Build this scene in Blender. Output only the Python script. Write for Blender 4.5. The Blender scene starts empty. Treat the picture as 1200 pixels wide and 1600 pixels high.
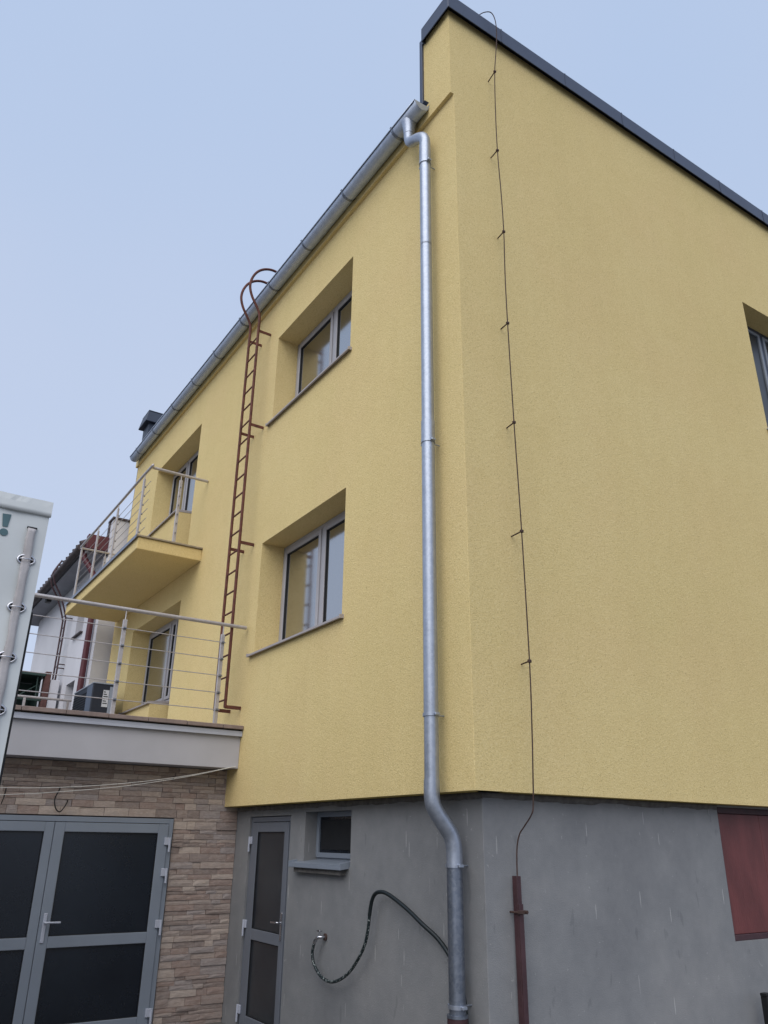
import bpy, bmesh, math, random
from mathutils import Vector, Matrix, noise
random.seed(7)
scene = bpy.context.scene
col = scene.collection
R = math.radians

# ------------------------------------------------------------------ camera
CAM = Vector((-3.654, -4.445, 1.75))
YAW, PITCH, ROLL = R(57.094), R(22.749), R(0.751)
fw = Vector((math.cos(PITCH)*math.cos(YAW), math.cos(PITCH)*math.sin(YAW), math.sin(PITCH)))
rt = Vector((math.sin(YAW), -math.cos(YAW), 0)); up = rt.cross(fw)
rt, up = rt*math.cos(ROLL)+up*math.sin(ROLL), -rt*math.sin(ROLL)+up*math.cos(ROLL)
cam_data = bpy.data.cameras.new('camera'); cam = bpy.data.objects.new('camera', cam_data); col.objects.link(cam)
m = Matrix((rt, up, -fw)).transposed().to_4x4(); m.translation = CAM
cam.matrix_world = m
cam_data.sensor_fit = 'HORIZONTAL'; cam_data.sensor_width = 36.0; cam_data.lens = 1225.1/1200*36.0
cam_data.clip_end = 5000
scene.camera = cam
scene.render.resolution_x, scene.render.resolution_y = 768, 1024

# ------------------------------------------------------------------ light
SUN_EL, SUN_AZ = R(48), math.atan2(-0.63, -0.78)     # towards the sun, behind the camera
world = bpy.data.worlds.new('World'); scene.world = world; world.use_nodes = True
wn = world.node_tree.nodes; wl = world.node_tree.links
bg = wn['Background']; bg.inputs['Strength'].default_value = 0.10
sky = wn.new('ShaderNodeTexSky'); sky.sky_type = 'NISHITA'; sky.sun_disc = False
sky.sun_elevation = SUN_EL; sky.sun_rotation = math.pi/2 - SUN_AZ
sky.dust_density = 4.0; sky.air_density = 1.0; sky.ozone_density = 1.0
mixw = wn.new('ShaderNodeMix'); mixw.data_type = 'RGBA'; mixw.inputs[0].default_value = 0.84
tcw = wn.new('ShaderNodeTexCoord'); nzw = wn.new('ShaderNodeTexNoise')
nzw.inputs['Scale'].default_value = 1.3; nzw.inputs['Detail'].default_value = 3
rmw = wn.new('ShaderNodeValToRGB')
rmw.color_ramp.elements[0].position = 0.3; rmw.color_ramp.elements[0].color = (3.7, 4.72, 6.55, 1)
rmw.color_ramp.elements[1].position = 0.75; rmw.color_ramp.elements[1].color = (4.3, 5.05, 6.6, 1)
wl.new(tcw.outputs['Generated'], nzw.inputs['Vector']); wl.new(nzw.outputs['Fac'], rmw.inputs['Fac'])
sep = wn.new('ShaderNodeSeparateXYZ'); wl.new(tcw.outputs['Generated'], sep.inputs[0])
mr = wn.new('ShaderNodeMapRange'); mr.inputs[1].default_value = 0.0; mr.inputs[2].default_value = 0.75; mr.inputs[3].default_value = 0.75; mr.inputs[4].default_value = 0.0
wl.new(sep.outputs[2], mr.inputs[0])
mixh = wn.new('ShaderNodeMix'); mixh.data_type = 'RGBA'; mixh.inputs[7].default_value = (4.75, 5.25, 6.5, 1)
wl.new(mr.outputs[0], mixh.inputs[0]); wl.new(rmw.outputs['Color'], mixh.inputs[6])
wl.new(sky.outputs['Color'], mixw.inputs[6]); wl.new(mixh.outputs[2], mixw.inputs[7])
wl.new(mixw.outputs[2], bg.inputs['Color'])
sd = bpy.data.lights.new('sun', 'SUN'); sd.energy = 1.5; sd.angle = R(70); sd.color = (1.0, 0.965, 0.92)
sun = bpy.data.objects.new('sun', sd); col.objects.link(sun)
sdir = Vector((math.cos(SUN_EL)*math.cos(SUN_AZ), math.cos(SUN_EL)*math.sin(SUN_AZ), math.sin(SUN_EL)))
sun.rotation_euler = sdir.to_track_quat('Z', 'Y').to_euler(); sun.location = (-12, -12, 20)
scene.view_settings.view_transform = 'Standard'; scene.view_settings.look = 'None'
scene.view_settings.gamma = 1; scene.view_settings.use_curve_mapping = False
scene.view_settings.exposure = 0.46
scene.render.engine = 'CYCLES'

# ------------------------------------------------------------------ materials
def srgb(r, g, b):
    f = lambda c: (c/255/12.92 if c/255 <= 0.04045 else ((c/255+0.055)/1.055)**2.4)
    return (f(r), f(g), f(b), 1)
class NT:
    def __init__(s, name):
        s.m = bpy.data.materials.new(name); s.m.use_nodes = True
        s.t = s.m.node_tree; s.n = s.t.nodes; s.l = s.t.links; s.p = s.n['Principled BSDF']
    def new(s, k, **kw):
        n = s.n.new(k)
        for a, v in kw.items(): setattr(n, a, v)
        return n
    def coord(s, scale=(1, 1, 1), which='Object', rot=(0, 0, 0)):
        tc = s.new('ShaderNodeTexCoord')
        if which == 'World':
            g = s.new('ShaderNodeNewGeometry'); out = g.outputs['Position']
        else: out = tc.outputs[which]
        mp = s.new('ShaderNodeMapping'); mp.inputs['Scale'].default_value = scale; mp.inputs['Rotation'].default_value = rot
        s.l.new(out, mp.inputs['Vector']); return mp.outputs['Vector']
    def noise(s, vec, scale, detail=4, rough=0.55):
        n = s.new('ShaderNodeTexNoise'); n.inputs['Scale'].default_value = scale
        n.inputs['Detail'].default_value = detail; n.inputs['Roughness'].default_value = rough
        s.l.new(vec, n.inputs['Vector']); return n.outputs['Fac']
    def ramp(s, fac, stops):
        r = s.new('ShaderNodeValToRGB'); e = r.color_ramp.elements
        while len(e) < len(stops): e.new(0.5)
        for i, (p, c) in enumerate(stops): e[i].position = p; e[i].color = c
        s.l.new(fac, r.inputs['Fac']); return r.outputs['Color']
    def mix(s, fac, a, b, mode='MIX'):
        n = s.new('ShaderNodeMix'); n.data_type = 'RGBA'; n.blend_type = mode
        for i, v in ((0, fac), (6, a), (7, b)):
            if hasattr(v, 'node'): s.l.new(v, n.inputs[i])
            else: n.inputs[i].default_value = v
        return n.outputs[2]
    def math(s, op, a, b=0.0):
        n = s.new('ShaderNodeMath', operation=op)
        for i, v in ((0, a), (1, b)):
            if hasattr(v, 'node'): s.l.new(v, n.inputs[i])
            else: n.inputs[i].default_value = v
        return n.outputs[0]
    def bump(s, h, strength, dist=0.01):
        b = s.new('ShaderNodeBump'); b.inputs['Strength'].default_value = strength; b.inputs['Distance'].default_value = dist
        s.l.new(h, b.inputs['Height']); s.l.new(b.outputs['Normal'], s.p.inputs['Normal'])
    def base(s, c):
        if hasattr(c, 'node'): s.l.new(c, s.p.inputs['Base Color'])
        else: s.p.inputs['Base Color'].default_value = c
    def rough(s, v):
        if hasattr(v, 'node'): s.l.new(v, s.p.inputs['Roughness'])
        else: s.p.inputs['Roughness'].default_value = v
MAT = {}
def simple(name, c, rough=0.6, metal=0.0, var=0.12, scale=6.0, bump=0.0, bscale=80.0, spec=0.5, stretch=(1, 1, 1)):
    t = NT(name); v = t.coord(stretch, 'World')
    dk = tuple(x*(1-var) for x in c[:3])+(1,); lt = tuple(min(1, x*(1+var)) for x in c[:3])+(1,)
    t.base(t.ramp(t.noise(v, scale, 5), [(0.3, dk), (0.7, lt)]))
    t.p.inputs['Metallic'].default_value = metal; t.rough(rough); t.p.inputs['Specular IOR Level'].default_value = spec
    if bump: t.bump(t.noise(v, bscale, 4), bump, 0.01)
    MAT[name] = t.m; return t

def stucco():
    t = NT('yellow_stucco'); v = t.coord((1, 1, 1), 'World')
    big = t.noise(v, 0.45, 5, 0.6); grain = t.noise(t.coord((1, 1, 1.25), 'World', (0.55, 0.42, 0.7)), 78, 4, 0.72); mid = t.noise(v, 5, 5, 0.65)
    c = t.ramp(big, [(0.25, srgb(212, 191, 131)), (0.5, srgb(225, 202, 143)), (0.75, srgb(232, 212, 155))])
    pink = t.noise(v, 0.8, 3, 0.5)
    c = t.mix(t.math('MULTIPLY', t.ramp(pink, [(0.45, (0, 0, 0, 1)), (0.65, (1, 1, 1, 1))]), 0.35), c, srgb(224, 192, 142))
    c = t.mix(t.math('MULTIPLY', t.ramp(mid, [(0.35, (0, 0, 0, 1)), (0.75, (1, 1, 1, 1))]), 0.30), c, srgb(202, 176, 112))
    c = t.mix(0.52, c, t.ramp(grain, [(0.30, srgb(166, 142, 86)), (0.44, srgb(214, 192, 134)), (0.58, srgb(227, 206, 150)), (0.72, srgb(250, 236, 190))]))
    pits = t.ramp(t.noise(t.coord((1.0, 1.0, 1.4), 'World', (0.7, 0.3, 0.5)), 95, 2, 0.5), [(0.27, (1, 1, 1, 1)), (0.36, (0, 0, 0, 1))])
    c = t.mix(t.math('MULTIPLY', pits, 0.65), c, srgb(116, 94, 52))
    st = t.noise(t.coord((4.5, 4.5, 0.14), 'World'), 1.0, 6, 0.7)                  # faint rain wash
    c = t.mix(t.math('MULTIPLY', t.ramp(st, [(0.48, (0, 0, 0, 1)), (0.72, (1, 1, 1, 1))]), 0.06), c, srgb(172, 150, 106))
    t.base(c); t.rough(0.93); t.p.inputs['Specular IOR Level'].default_value = 0.2
    t.bump(t.math('ADD', t.math('MULTIPLY', grain, 0.9), t.math('MULTIPLY', t.noise(t.coord((1, 1, 1), 'World', (0.4, 0.6, 0.3)), 30, 3), 0.5)), 0.55, 0.012)
    MAT['stucco'] = t.m
stucco()
def plinth():
    t = NT('grey_plinth_render'); v = t.coord((1, 1, 1), 'World')
    a = t.noise(v, 0.9, 6, 0.6); b = t.noise(v, 5, 5, 0.65)
    c = t.ramp(a, [(0.25, srgb(116, 117, 119)), (0.5, srgb(130, 131, 132)), (0.75, srgb(144, 143, 142))])
    c = t.mix(0.22, c, t.ramp(b, [(0.3, srgb(106, 107, 110)), (0.7, srgb(152, 151, 150))]))
    # falling raindrops, painted onto the render as pale streaks
    g = t.new('ShaderNodeNewGeometry'); sx = t.new('ShaderNodeSeparateXYZ'); t.l.new(g.outputs['Position'], sx.inputs[0])
    u = t.math('SUBTRACT', sx.outputs[0], sx.outputs[1])
    cb = t.new('ShaderNodeCombineXYZ'); t.l.new(t.math('MULTIPLY', u, 30.0), cb.inputs[0]); t.l.new(t.math('MULTIPLY', sx.outputs[2], 2.7), cb.inputs[2])
    vo = t.new('ShaderNodeTexVoronoi'); vo.inputs['Scale'].default_value = 1.0; t.l.new(cb.outputs[0], vo.inputs['Vector'])
    sc = t.new('ShaderNodeSeparateColor'); t.l.new(vo.outputs['Color'], sc.inputs[0])
    mask = t.math('MULTIPLY', t.math('LESS_THAN', vo.outputs['Distance'], t.math('MULTIPLY', sc.outputs[1], 0.17)), t.math('GREATER_THAN', sc.outputs[0], 0.62))
    patch = t.ramp(t.noise(v, 1.7, 3), [(0.34, (0, 0, 0, 1)), (0.50, (1, 1, 1, 1))])
    c = t.mix(t.math('MULTIPLY', t.math('MULTIPLY', mask, patch), 0.33), c, srgb(205, 204, 200))
    sp = t.ramp(t.noise(v, 26, 2), [(0.72, (0, 0, 0, 1)), (0.76, (1, 1, 1, 1))])
    c = t.mix(t.math('MULTIPLY', sp, 0.25), c, srgb(190, 190, 186))
    sc2 = t.ramp(t.noise(t.coord((1, 1, 0.35), 'World'), 11, 2), [(0.27, (1, 1, 1, 1)), (0.31, (0, 0, 0, 1))])
    c = t.mix(t.math('MULTIPLY', sc2, 0.25), c, srgb(86, 88, 92))
    t.base(c); t.rough(0.85); t.p.inputs['Specular IOR Level'].default_value = 0.3
    t.bump(t.math('ADD', t.noise(v, 120, 3), t.noise(v, 9, 4)), 0.25, 0.01)
    MAT['plinth'] = t.m
plinth()
def stone(key, isl):
    t = NT('split_stone'); oi = t.new('ShaderNodeNewGeometry' if isl else 'ShaderNodeObjectInfo'); v = t.coord((1, 1, 1), 'World')
    c = t.ramp(oi.outputs['Random Per Island' if isl else 'Random'], [(0.0, srgb(108, 94, 90)), (0.12, srgb(192, 174, 160)), (0.26, srgb(140, 122, 114)), (0.40, srgb(216, 200, 184)), (0.52, srgb(152, 148, 150)),
                                      (0.64, srgb(142, 112, 100)), (0.78, srgb(176, 162, 152)), (0.90, srgb(88, 76, 74))])
    c.node.color_ramp.interpolation = 'CONSTANT'
    n = t.noise(t.coord((1, 1, 2.6), 'World'), 26, 6, 0.75)
    c = t.mix(0.42, c, t.ramp(n, [(0.28, srgb(86, 72, 68)), (0.5, srgb(146, 130, 120)), (0.74, srgb(216, 200, 184))]))
    blk = t.noise(t.coord((1, 1, 3.5), 'World'), 9, 2, 0.5)
    c = t.mix(0.30, c, t.ramp(blk, [(0.42, srgb(118, 98, 92)), (0.50, srgb(160, 146, 138)), (0.60, srgb(134, 124, 122))]))
    c = t.mix(0.16, c, srgb(232, 214, 200))
    t.base(c); t.rough(0.8); t.p.inputs['Specular IOR Level'].default_value = 0.3
    t.bump(t.math('ADD', t.noise(t.coord((1, 1, 3), 'World'), 40, 5), t.noise(v, 120, 3)), 0.5, 0.010)
    MAT[key] = t.m
stone('stone', False); stone('stone_joined', True)
def zinc(name, c, rough, metal=0.72):
    t = NT(name); v = t.coord((1, 1, 1), 'World')
    n = t.noise(v, 14, 5, 0.6); vo = t.new('ShaderNodeTexVoronoi'); vo.inputs['Scale'].default_value = 55; t.l.new(v, vo.inputs['Vector'])
    sc = t.new('ShaderNodeSeparateColor'); t.l.new(vo.outputs['Color'], sc.inputs[0])
    cc = t.ramp(n, [(0.3, tuple(x*0.82 for x in c[:3])+(1,)), (0.7, c)])
    cc = t.mix(t.math('MULTIPLY', sc.outputs[0], 0.10), cc, (0.9, 0.92, 0.95, 1))
    t.base(cc); t.p.inputs['Metallic'].default_value = metal
    t.rough(t.math('ADD', rough-0.06, t.math('MULTIPLY', n, 0.14)))
    MAT[name] = t.m
zinc('zinc', srgb(164, 172, 186), 0.40, 0.74)
zinc('gutter_zinc', srgb(182, 194, 214), 0.45, 0.35)
zinc('zinc_dull', srgb(122, 130, 144), 0.38, 0.8)
zinc('steel', srgb(186, 180, 180), 0.42, 0.45)
def glass(name, refl, dark, tint):
    t = NT(name); t.n.remove(t.p)
    o = [n for n in t.n if n.type == 'OUTPUT_MATERIAL'][0]
    d = t.new('ShaderNodeBsdfDiffuse'); d.inputs['Color'].default_value = dark
    g = t.new('ShaderNodeBsdfGlossy'); g.inputs['Roughness'].default_value = 0.11; g.inputs['Color'].default_value = tint
    v = t.coord((1, 1, 1), 'World'); b = t.new('ShaderNodeBump'); b.inputs['Strength'].default_value = 0.05; b.inputs['Distance'].default_value = 0.02
    t.l.new(t.noise(v, 1.4, 2), b.inputs['Height']); t.l.new(b.outputs['Normal'], g.inputs['Normal'])
    mx = t.new('ShaderNodeMixShader'); mx.inputs[0].default_value = refl
    t.l.new(d.outputs[0], mx.inputs[1]); t.l.new(g.outputs[0], mx.inputs[2]); t.l.new(mx.outputs[0], o.inputs['Surface'])
    MAT[name] = t.m
glass('window_glass', 0.52, srgb(46, 48, 46), (0.92, 0.92, 0.92, 1))
def side_glass():
    t = NT('frosted_glass'); v = t.coord((1, 1, 1), 'World')
    t.base(t.ramp(t.noise(v, 1.6, 4), [(0.3, srgb(34, 38, 44)), (0.7, srgb(52, 57, 62))])); t.rough(0.30); t.p.inputs['Specular IOR Level'].default_value = 0.6; MAT['frosted_glass'] = t.m
side_glass()
def dark_glass():
    t = NT('smoked_glass'); v = t.coord((1, 1, 1), 'World')
    t.base(t.ramp(t.noise(v, 1.2, 3), [(0.3, srgb(14, 20, 30)), (0.7, srgb(22, 30, 40))]))
    t.rough(t.math('ADD', 0.16, t.math('MULTIPLY', t.noise(v, 3, 5, 0.7), 0.22))); t.p.inputs['Specular IOR Level'].default_value = 0.55; MAT['smoked_glass'] = t.m
dark_glass()
simple('alu_grey', srgb(130, 138, 149), 0.42, 0.0, 0.05, 3, 0.03, 200)
simple('alu_door', srgb(106, 111, 120), 0.45, 0.0, 0.05, 3, 0.03, 200)
simple('sill_metal', srgb(164, 156, 154), 0.5, 0.0, 0.06, 5)
simple('alu_light', srgb(176, 180, 192), 0.42, 0.0, 0.05, 5)
simple('pvc', srgb(164, 162, 165), 0.40, 0.0, 0.05, 5)
simple('rubber', srgb(20, 21, 24), 0.7, 0.0, 0.2, 10)
simple('chimney_slate', srgb(50, 58, 72), 0.5, 0.2, 0.10, 2)
simple('anthracite', srgb(68, 76, 94), 0.45, 0.3, 0.10, 2, 0.03, 6)
simple('rust', srgb(96, 54, 43), 0.75, 0.1, 0.35, 16, 0.25, 120)
simple('dark_rust', srgb(70, 52, 46), 0.8, 0.1, 0.35, 22, 0.2, 140)
simple('maroon', srgb(66, 42, 46), 0.6, 0.0, 0.25, 9, 0.15, 60)
simple('shutter_red', srgb(104, 54, 52), 0.55, 0.0, 0.30, 3.2, 0.2, 40, stretch=(1.5, 1.5, 0.5))
simple('oxblood', srgb(86, 38, 46), 0.5, 0.0, 0.15, 6)
simple('fascia_paint', srgb(176, 175, 180), 0.75, 0.0, 0.07, 1.6, 0.12, 90)
simple('coping_stone', srgb(134, 118, 112), 0.7, 0.0, 0.16, 12, 0.2, 90)
simple('wall_base', srgb(84, 76, 72), 0.9, 0.0, 0.2, 12, 0.2, 60)
simple('mortar', srgb(98, 95, 92), 0.95, 0.0, 0.3, 18, 0.5, 40)
simple('paving', srgb(96, 94, 91), 0.9, 0.0, 0.25, 3, 0.4, 120)
simple('white_render', srgb(205, 204, 208), 0.9, 0.0, 0.06, 1.1, 0.25, 60)
simple('soffit_grey', srgb(150, 150, 158), 0.8, 0.0, 0.12, 2.5, 0.1, 40)
simple('roof_brown', srgb(70, 60, 60), 0.7, 0.0, 0.25, 8, 0.2, 50)
simple('canopy_green', srgb(40, 62, 56), 0.6, 0.0, 0.2, 4)
simple('brick_red', srgb(94, 64, 60), 0.85, 0.0, 0.25, 9, 0.3, 50)
simple('tarp', srgb(198, 202, 202), 0.5, 0.0, 0.05, 2.0, 0.06, 14)
simple('strap', srgb(176, 172, 172), 0.8, 0.0, 0.12, 20, 0.3, 260)
simple('print_teal', srgb(70, 98, 104), 0.5, 0.0, 0.08, 10)
simple('hose_green', srgb(18, 28, 30), 0.45, 0.0, 0.25, 30)
simple('chrome', srgb(200, 200, 205), 0.25, 1.0, 0.05, 10)
simple('white_cord', srgb(206, 204, 198), 0.7, 0.0, 0.1, 10)
simple('black_plastic', srgb(16, 16, 18), 0.5, 0.0, 0.2, 10)
simple('ac_dark', srgb(34, 40, 52), 0.5, 0.0, 0.1, 5)
simple('ac_grey', srgb(84, 94, 110), 0.5, 0.0, 0.06, 5)
simple('ac_light', srgb(150, 158, 170), 0.5, 0.0, 0.06, 5)
simple('label_white', srgb(205, 208, 212), 0.6, 0.0, 0.04, 5)
simple('balcony_tile', srgb(150, 138, 118), 0.8, 0.0, 0.2, 15, 0.2, 60)
simple('pale_deck', srgb(140, 136, 132), 0.8, 0.0, 0.12, 4, 0.1, 60)
simple('foam_yellow', srgb(196, 172, 96), 0.9, 0.0, 0.1, 10)
# garden hose: dark green with pale woven flecks
t = NT('flecked_hose'); v = t.coord((1, 1, 1), 'World')
t.base(t.mix(t.ramp(t.noise(v, 85, 2), [(0.60, (0, 0, 0, 1)), (0.64, (1, 1, 1, 1))]), srgb(20, 34, 36), srgb(170, 178, 176))); t.rough(0.45); MAT['flecked_hose'] = t.m

# ------------------------------------------------------------------ helpers
def link(o, parent=None):
    col.objects.link(o)
    if parent is not None: o.parent = parent
    return o
def thing(name, label, cat, loc=(0, 0, 0), group=None):
    o = bpy.data.objects.new(name, None); o.location = loc; o.empty_display_size = 0.2; link(o)
    tag(o, label, cat, group); return o
def tag(o, label, cat, group=None):
    o['label'] = label; o['category'] = cat
    if group: o['group'] = group
    return o
def from_bm(name, bm, mat, parent=None, smooth=False):
    me = bpy.data.meshes.new(name); bm.normal_update(); bm.to_mesh(me); bm.free()
    me.materials.append(MAT[mat])
    if smooth:
        for p in me.polygons: p.use_smooth = True
    o = bpy.data.objects.new(name, me)
    link(o, parent)
    if parent is not None:
        off = Vector((0, 0, 0)); q = parent
        while q is not None: off += q.location; q = q.parent
        o.location = -off
    return o
def add_box(bm, x0, x1, y0, y1, z0, z1, bev=0.0):
    r = bmesh.ops.create_cube(bm, size=1.0)
    vs = r['verts']
    for v in vs:
        v.co = Vector(((x0+x1)/2+v.co.x*(x1-x0), (y0+y1)/2+v.co.y*(y1-y0), (z0+z1)/2+v.co.z*(z1-z0)))
    if bev:
        es = list({e for v in vs for e in v.link_edges})
        bmesh.ops.bevel(bm, geom=es, offset=bev, segments=1, affect='EDGES', profile=0.5)
def box(name, x0, x1, y0, y1, z0, z1, mat, parent=None, bev=0.0):
    bm = bmesh.new(); add_box(bm, min(x0, x1), max(x0, x1), min(y0, y1), max(y0, y1), min(z0, z1), max(z0, z1), bev)
    return from_bm(name, bm, mat, parent)
def add_tube(bm, pts, r, seg=12, cap=True):
    pts = [Vector(p) for p in pts]; n = len(pts)
    rs = r if isinstance(r, (list, tuple)) else [r]*n
    tan = [(pts[min(i+1, n-1)]-pts[max(i-1, 0)]).normalized() for i in range(n)]
    a = Vector((0, 0, 1)) if abs(tan[0].z) < 0.9 else Vector((1, 0, 0))
    nx = tan[0].cross(a).normalized(); rings = []
    for i in range(n):
        nx = (nx-tan[i]*nx.dot(tan[i])).normalized(); ny = tan[i].cross(nx)
        rings.append([bm.verts.new(pts[i]+(nx*math.cos(2*math.pi*k/seg)+ny*math.sin(2*math.pi*k/seg))*rs[i]) for k in range(seg)])
    for i in range(n-1):
        for k in range(seg):
            f = bm.faces.new((rings[i][k], rings[i][(k+1) % seg], rings[i+1][(k+1) % seg], rings[i+1][k])); f.smooth = True
    if cap:
        bm.faces.new([bm.verts.new(v.co) for v in rings[0][::-1]]); bm.faces.new([bm.verts.new(v.co) for v in rings[-1]])
def tube(name, pts, r, mat, parent=None, seg=12, cap=True):
    bm = bmesh.new(); add_tube(bm, pts, r, seg, cap); bmesh.ops.recalc_face_normals(bm, faces=bm.faces)
    return from_bm(name, bm, mat, parent)
def spline(pts, n=8):
    P = [Vector(p) for p in pts]; out = []
    for i in range(len(P)-1):
        p0, p1, p2, p3 = P[max(i-1, 0)], P[i], P[i+1], P[min(i+2, len(P)-1)]
        for k in range(n):
            t = k/n
            out.append(0.5*((2*p1)+(p2-p0)*t+(2*p0-5*p1+4*p2-p3)*t*t+(3*p1-p0-3*p2+p3)*t**3))
    out.append(P[-1]); return out
def quads(bm, plane, pos, us, vs, holes, flip=False):
    """grid of quads on x=pos or y=pos, leaving holes (u0,u1,v0,v1) open"""
    us = sorted(set(us+[h[0] for h in holes]+[h[1] for h in holes])); vs = sorted(set(vs+[h[2] for h in holes]+[h[3] for h in holes]))
    V = {}
    def vert(u, v):
        if (u, v) not in V: V[(u, v)] = bm.verts.new((pos, u, v) if plane == 'x' else (u, pos, v))
        return V[(u, v)]
    for a, b in zip(us, us[1:]):
        for c, d in zip(vs, vs[1:]):
            cu, cv = (a+b)/2, (c+d)/2
            if any(h[0] < cu < h[1] and h[2] < cv < h[3] for h in holes): continue
            f = [vert(a, c), vert(b, c), vert(b, d), vert(a, d)]
            bm.faces.new(f[::-1] if (plane == 'x') != flip else f)
def quad(bm, *p): bm.faces.new([bm.verts.new(q) for q in p])
def reveal(bm, plane, pos, dep, h):
    """four inner faces of an opening"""
    a, b, c, d = h
    P = (lambda u, v, w: (w, u, v)) if plane == 'x' else (lambda u, v, w: (u, w, v))
    for (u0, v0), (u1, v1) in (((a, c), (b, c)), ((b, c), (b, d)), ((b, d), (a, d)), ((a, d), (a, c))):
        quad(bm, P(u0, v0, pos), P(u1, v1, pos), P(u1, v1, dep), P(u0, v0, dep))

# ------------------------------------------------------------------ ground
bm = bmesh.new(); g = 1500
quad(bm, (-g, -g, 0), (g, -g, 0), (g, g, 0), (-g, g, 0))
o = from_bm('ground', bm, 'paving'); o['kind'] = 'structure'

# ------------------------------------------------------------------ yellow building
B = thing('yellow_building', 'tall yellow rendered house with grey plinth and flat parapet gable', 'building')
ZB, ZC, ZT, YE, XE = 2.08, 8.78, 10.02, 10.55, 9.0
OX = -0.041
UW = (1.94, 3.92, 6.775, 8.09); LW = (1.925, 3.94, 3.725, 5.095)
W3 = (6.78, 9.02, 6.775, 8.08); W4 = (6.80, 9.21, 3.66, 5.06)
W3d = (6.78, 7.52, 5.66, 6.775); W4d = (6.80, 7.72, 2.85, 3.66)
RW = (4.69, 6.25, 6.35, 8.225)
CH = 0.003
bm = bmesh.new()
quads(bm, 'x', 0.0, [CH, YE], [ZB, ZC], [UW, LW, W3, W4, W3d, W4d])
quads(bm, 'y', 0.0, [CH, XE], [ZB, ZC, ZT], [RW])
quad(bm, (0, CH, ZB), (CH, 0, ZB), (CH, 0, ZC), (0, CH, ZC))
# parapet corner above the ledge
quad(bm, (OX+CH, 0, ZC), (CH, 0, ZC), (CH, 0, ZT), (OX+CH, 0, ZT))
quad(bm, (OX, CH, ZC), (OX+CH, 0, ZC), (OX+CH, 0, ZT), (OX, CH, ZT))
bm.faces.new([bm.verts.new(q) for q in ((OX, 0.45, ZC), (OX, CH, ZC), (OX, CH, ZT), (OX, 0.40, ZT), (OX, 0.45, ZT-.06))])
quad(bm, (XE, 0.45, ZC), (OX, 0.45, ZC), (OX, 0.45, ZT-.06), (XE, 0.45, ZT-.06)); quad(bm, (OX, 0.45, ZT-.06), (OX, 0.40, ZT), (XE, 0.40, ZT), (XE, 0.45, ZT-.06))
for h in (UW, LW): reveal(bm, 'x', 0, 0.36, h)
for h, d in ((W3, W3d), (W4, W4d)):
    a, b, c, e = h; m = d[1]
    P = [(a, d[2]), (m, d[2]), (m, c), (b, c), (b, e), (a, e)]
    for (u0, v0), (u1, v1) in zip(P, P[1:]+P[:1]): quad(bm, (0, u0, v0), (0, u1, v1), (0.36, u1, v1), (0.36, u0, v0))
reveal(bm, 'y', 0, 0.36, RW)
quad(bm, (XE, YE, 0), (0, YE, 0), (0, YE, ZC), (XE, YE, ZC))
quad(bm, (XE, 0, 0), (XE, YE, 0), (XE, YE, ZC), (XE, 0, ZC))
quad(bm, (0, 4.44, 0), (0, YE, 0), (0, YE, ZB), (0, 4.44, ZB))
bmesh.ops.remove_doubles(bm, verts=bm.verts, dist=1e-5)
from_bm('wall', bm, 'stucco', B)
bm = bmesh.new()   # underside of the insulation where it stops above the plinth
quad(bm, (0, CH, ZB), (0, 4.47, ZB), (0.3, 4.47, ZB), (0.3, CH, ZB)); quad(bm, (CH, 0, ZB), (XE, 0, ZB), (XE, 0.3, ZB), (0.3, 0.3, ZB))
quad(bm, (0, CH, ZB), (CH, 0, ZB), (0.3, 0.3, ZB), (0.3, CH, ZB))
from_bm('insulation_edge', bm, 'foam_yellow', B)
# cornice band under the gutter
box('cornice', OX, 0.05, 0.45, YE+0.04, ZC, 8.965, 'stucco', B)
bm = bmesh.new(); quad(bm, (OX, 0, ZC), (OX, 0.45, ZC), (0.0, 0.45, ZC), (0, 0, ZC)); from_bm('cornice_underside', bm, 'stucco', B)
# roof
bm = bmesh.new(); add_box(bm, 0, 1, 0, 1, 0, 1)
for v in bm.verts:
    x = -0.10 if v.co.x < .5 else XE; v.co = Vector((x, 0.5 if v.co.y < .5 else YE+0.06, (8.97 if x < 0 else 9.5)+(0 if v.co.z < .5 else 0.035)))
from_bm('roof', bm, 'anthracite', B)
# parapet flashing, one sheet per length
xs = [-0.095, 0.66, 1.65, 2.63, 3.625, 4.58, 5.57, 6.56, 7.55, 8.54, XE+0.05]
for i, (a, b) in enumerate(zip(xs, xs[1:])):
    bm = bmesh.new(); dz = random.uniform(-.003, .003); a2 = a if i == 0 else a+0.002
    add_box(bm, a2, b, -0.075, -0.066, 9.945+dz, 10.155+dz, 0.003)
    add_box(bm, a2, b, -0.0655, 0.42, 10.132+dz, 10.154+dz, 0.003)
    if i == 0: add_box(bm, a-0.001, a+0.009, -0.0645, 0.42, 9.945, 10.131, 0.003)
    add_box(bm, a2+(.0105 if i == 0 else 0), b, 0.410, 0.420, 9.945+dz, 10.131+dz, 0.003)
    add_box(bm, b-0.014, b+0.001, -0.079, -0.0752, 9.944+dz, 10.157+dz)
    from_bm('cap_flashing', bm, 'anthracite', B)
box('inner_flashing', OX-0.022, XE, 0.452, 0.50, 8.93, 10.05, 'anthracite', B, 0.003); box('inner_flashing', OX-0.022, XE, 0.4205, 0.4515, 9.965, 10.05, 'anthracite', B)

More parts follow.
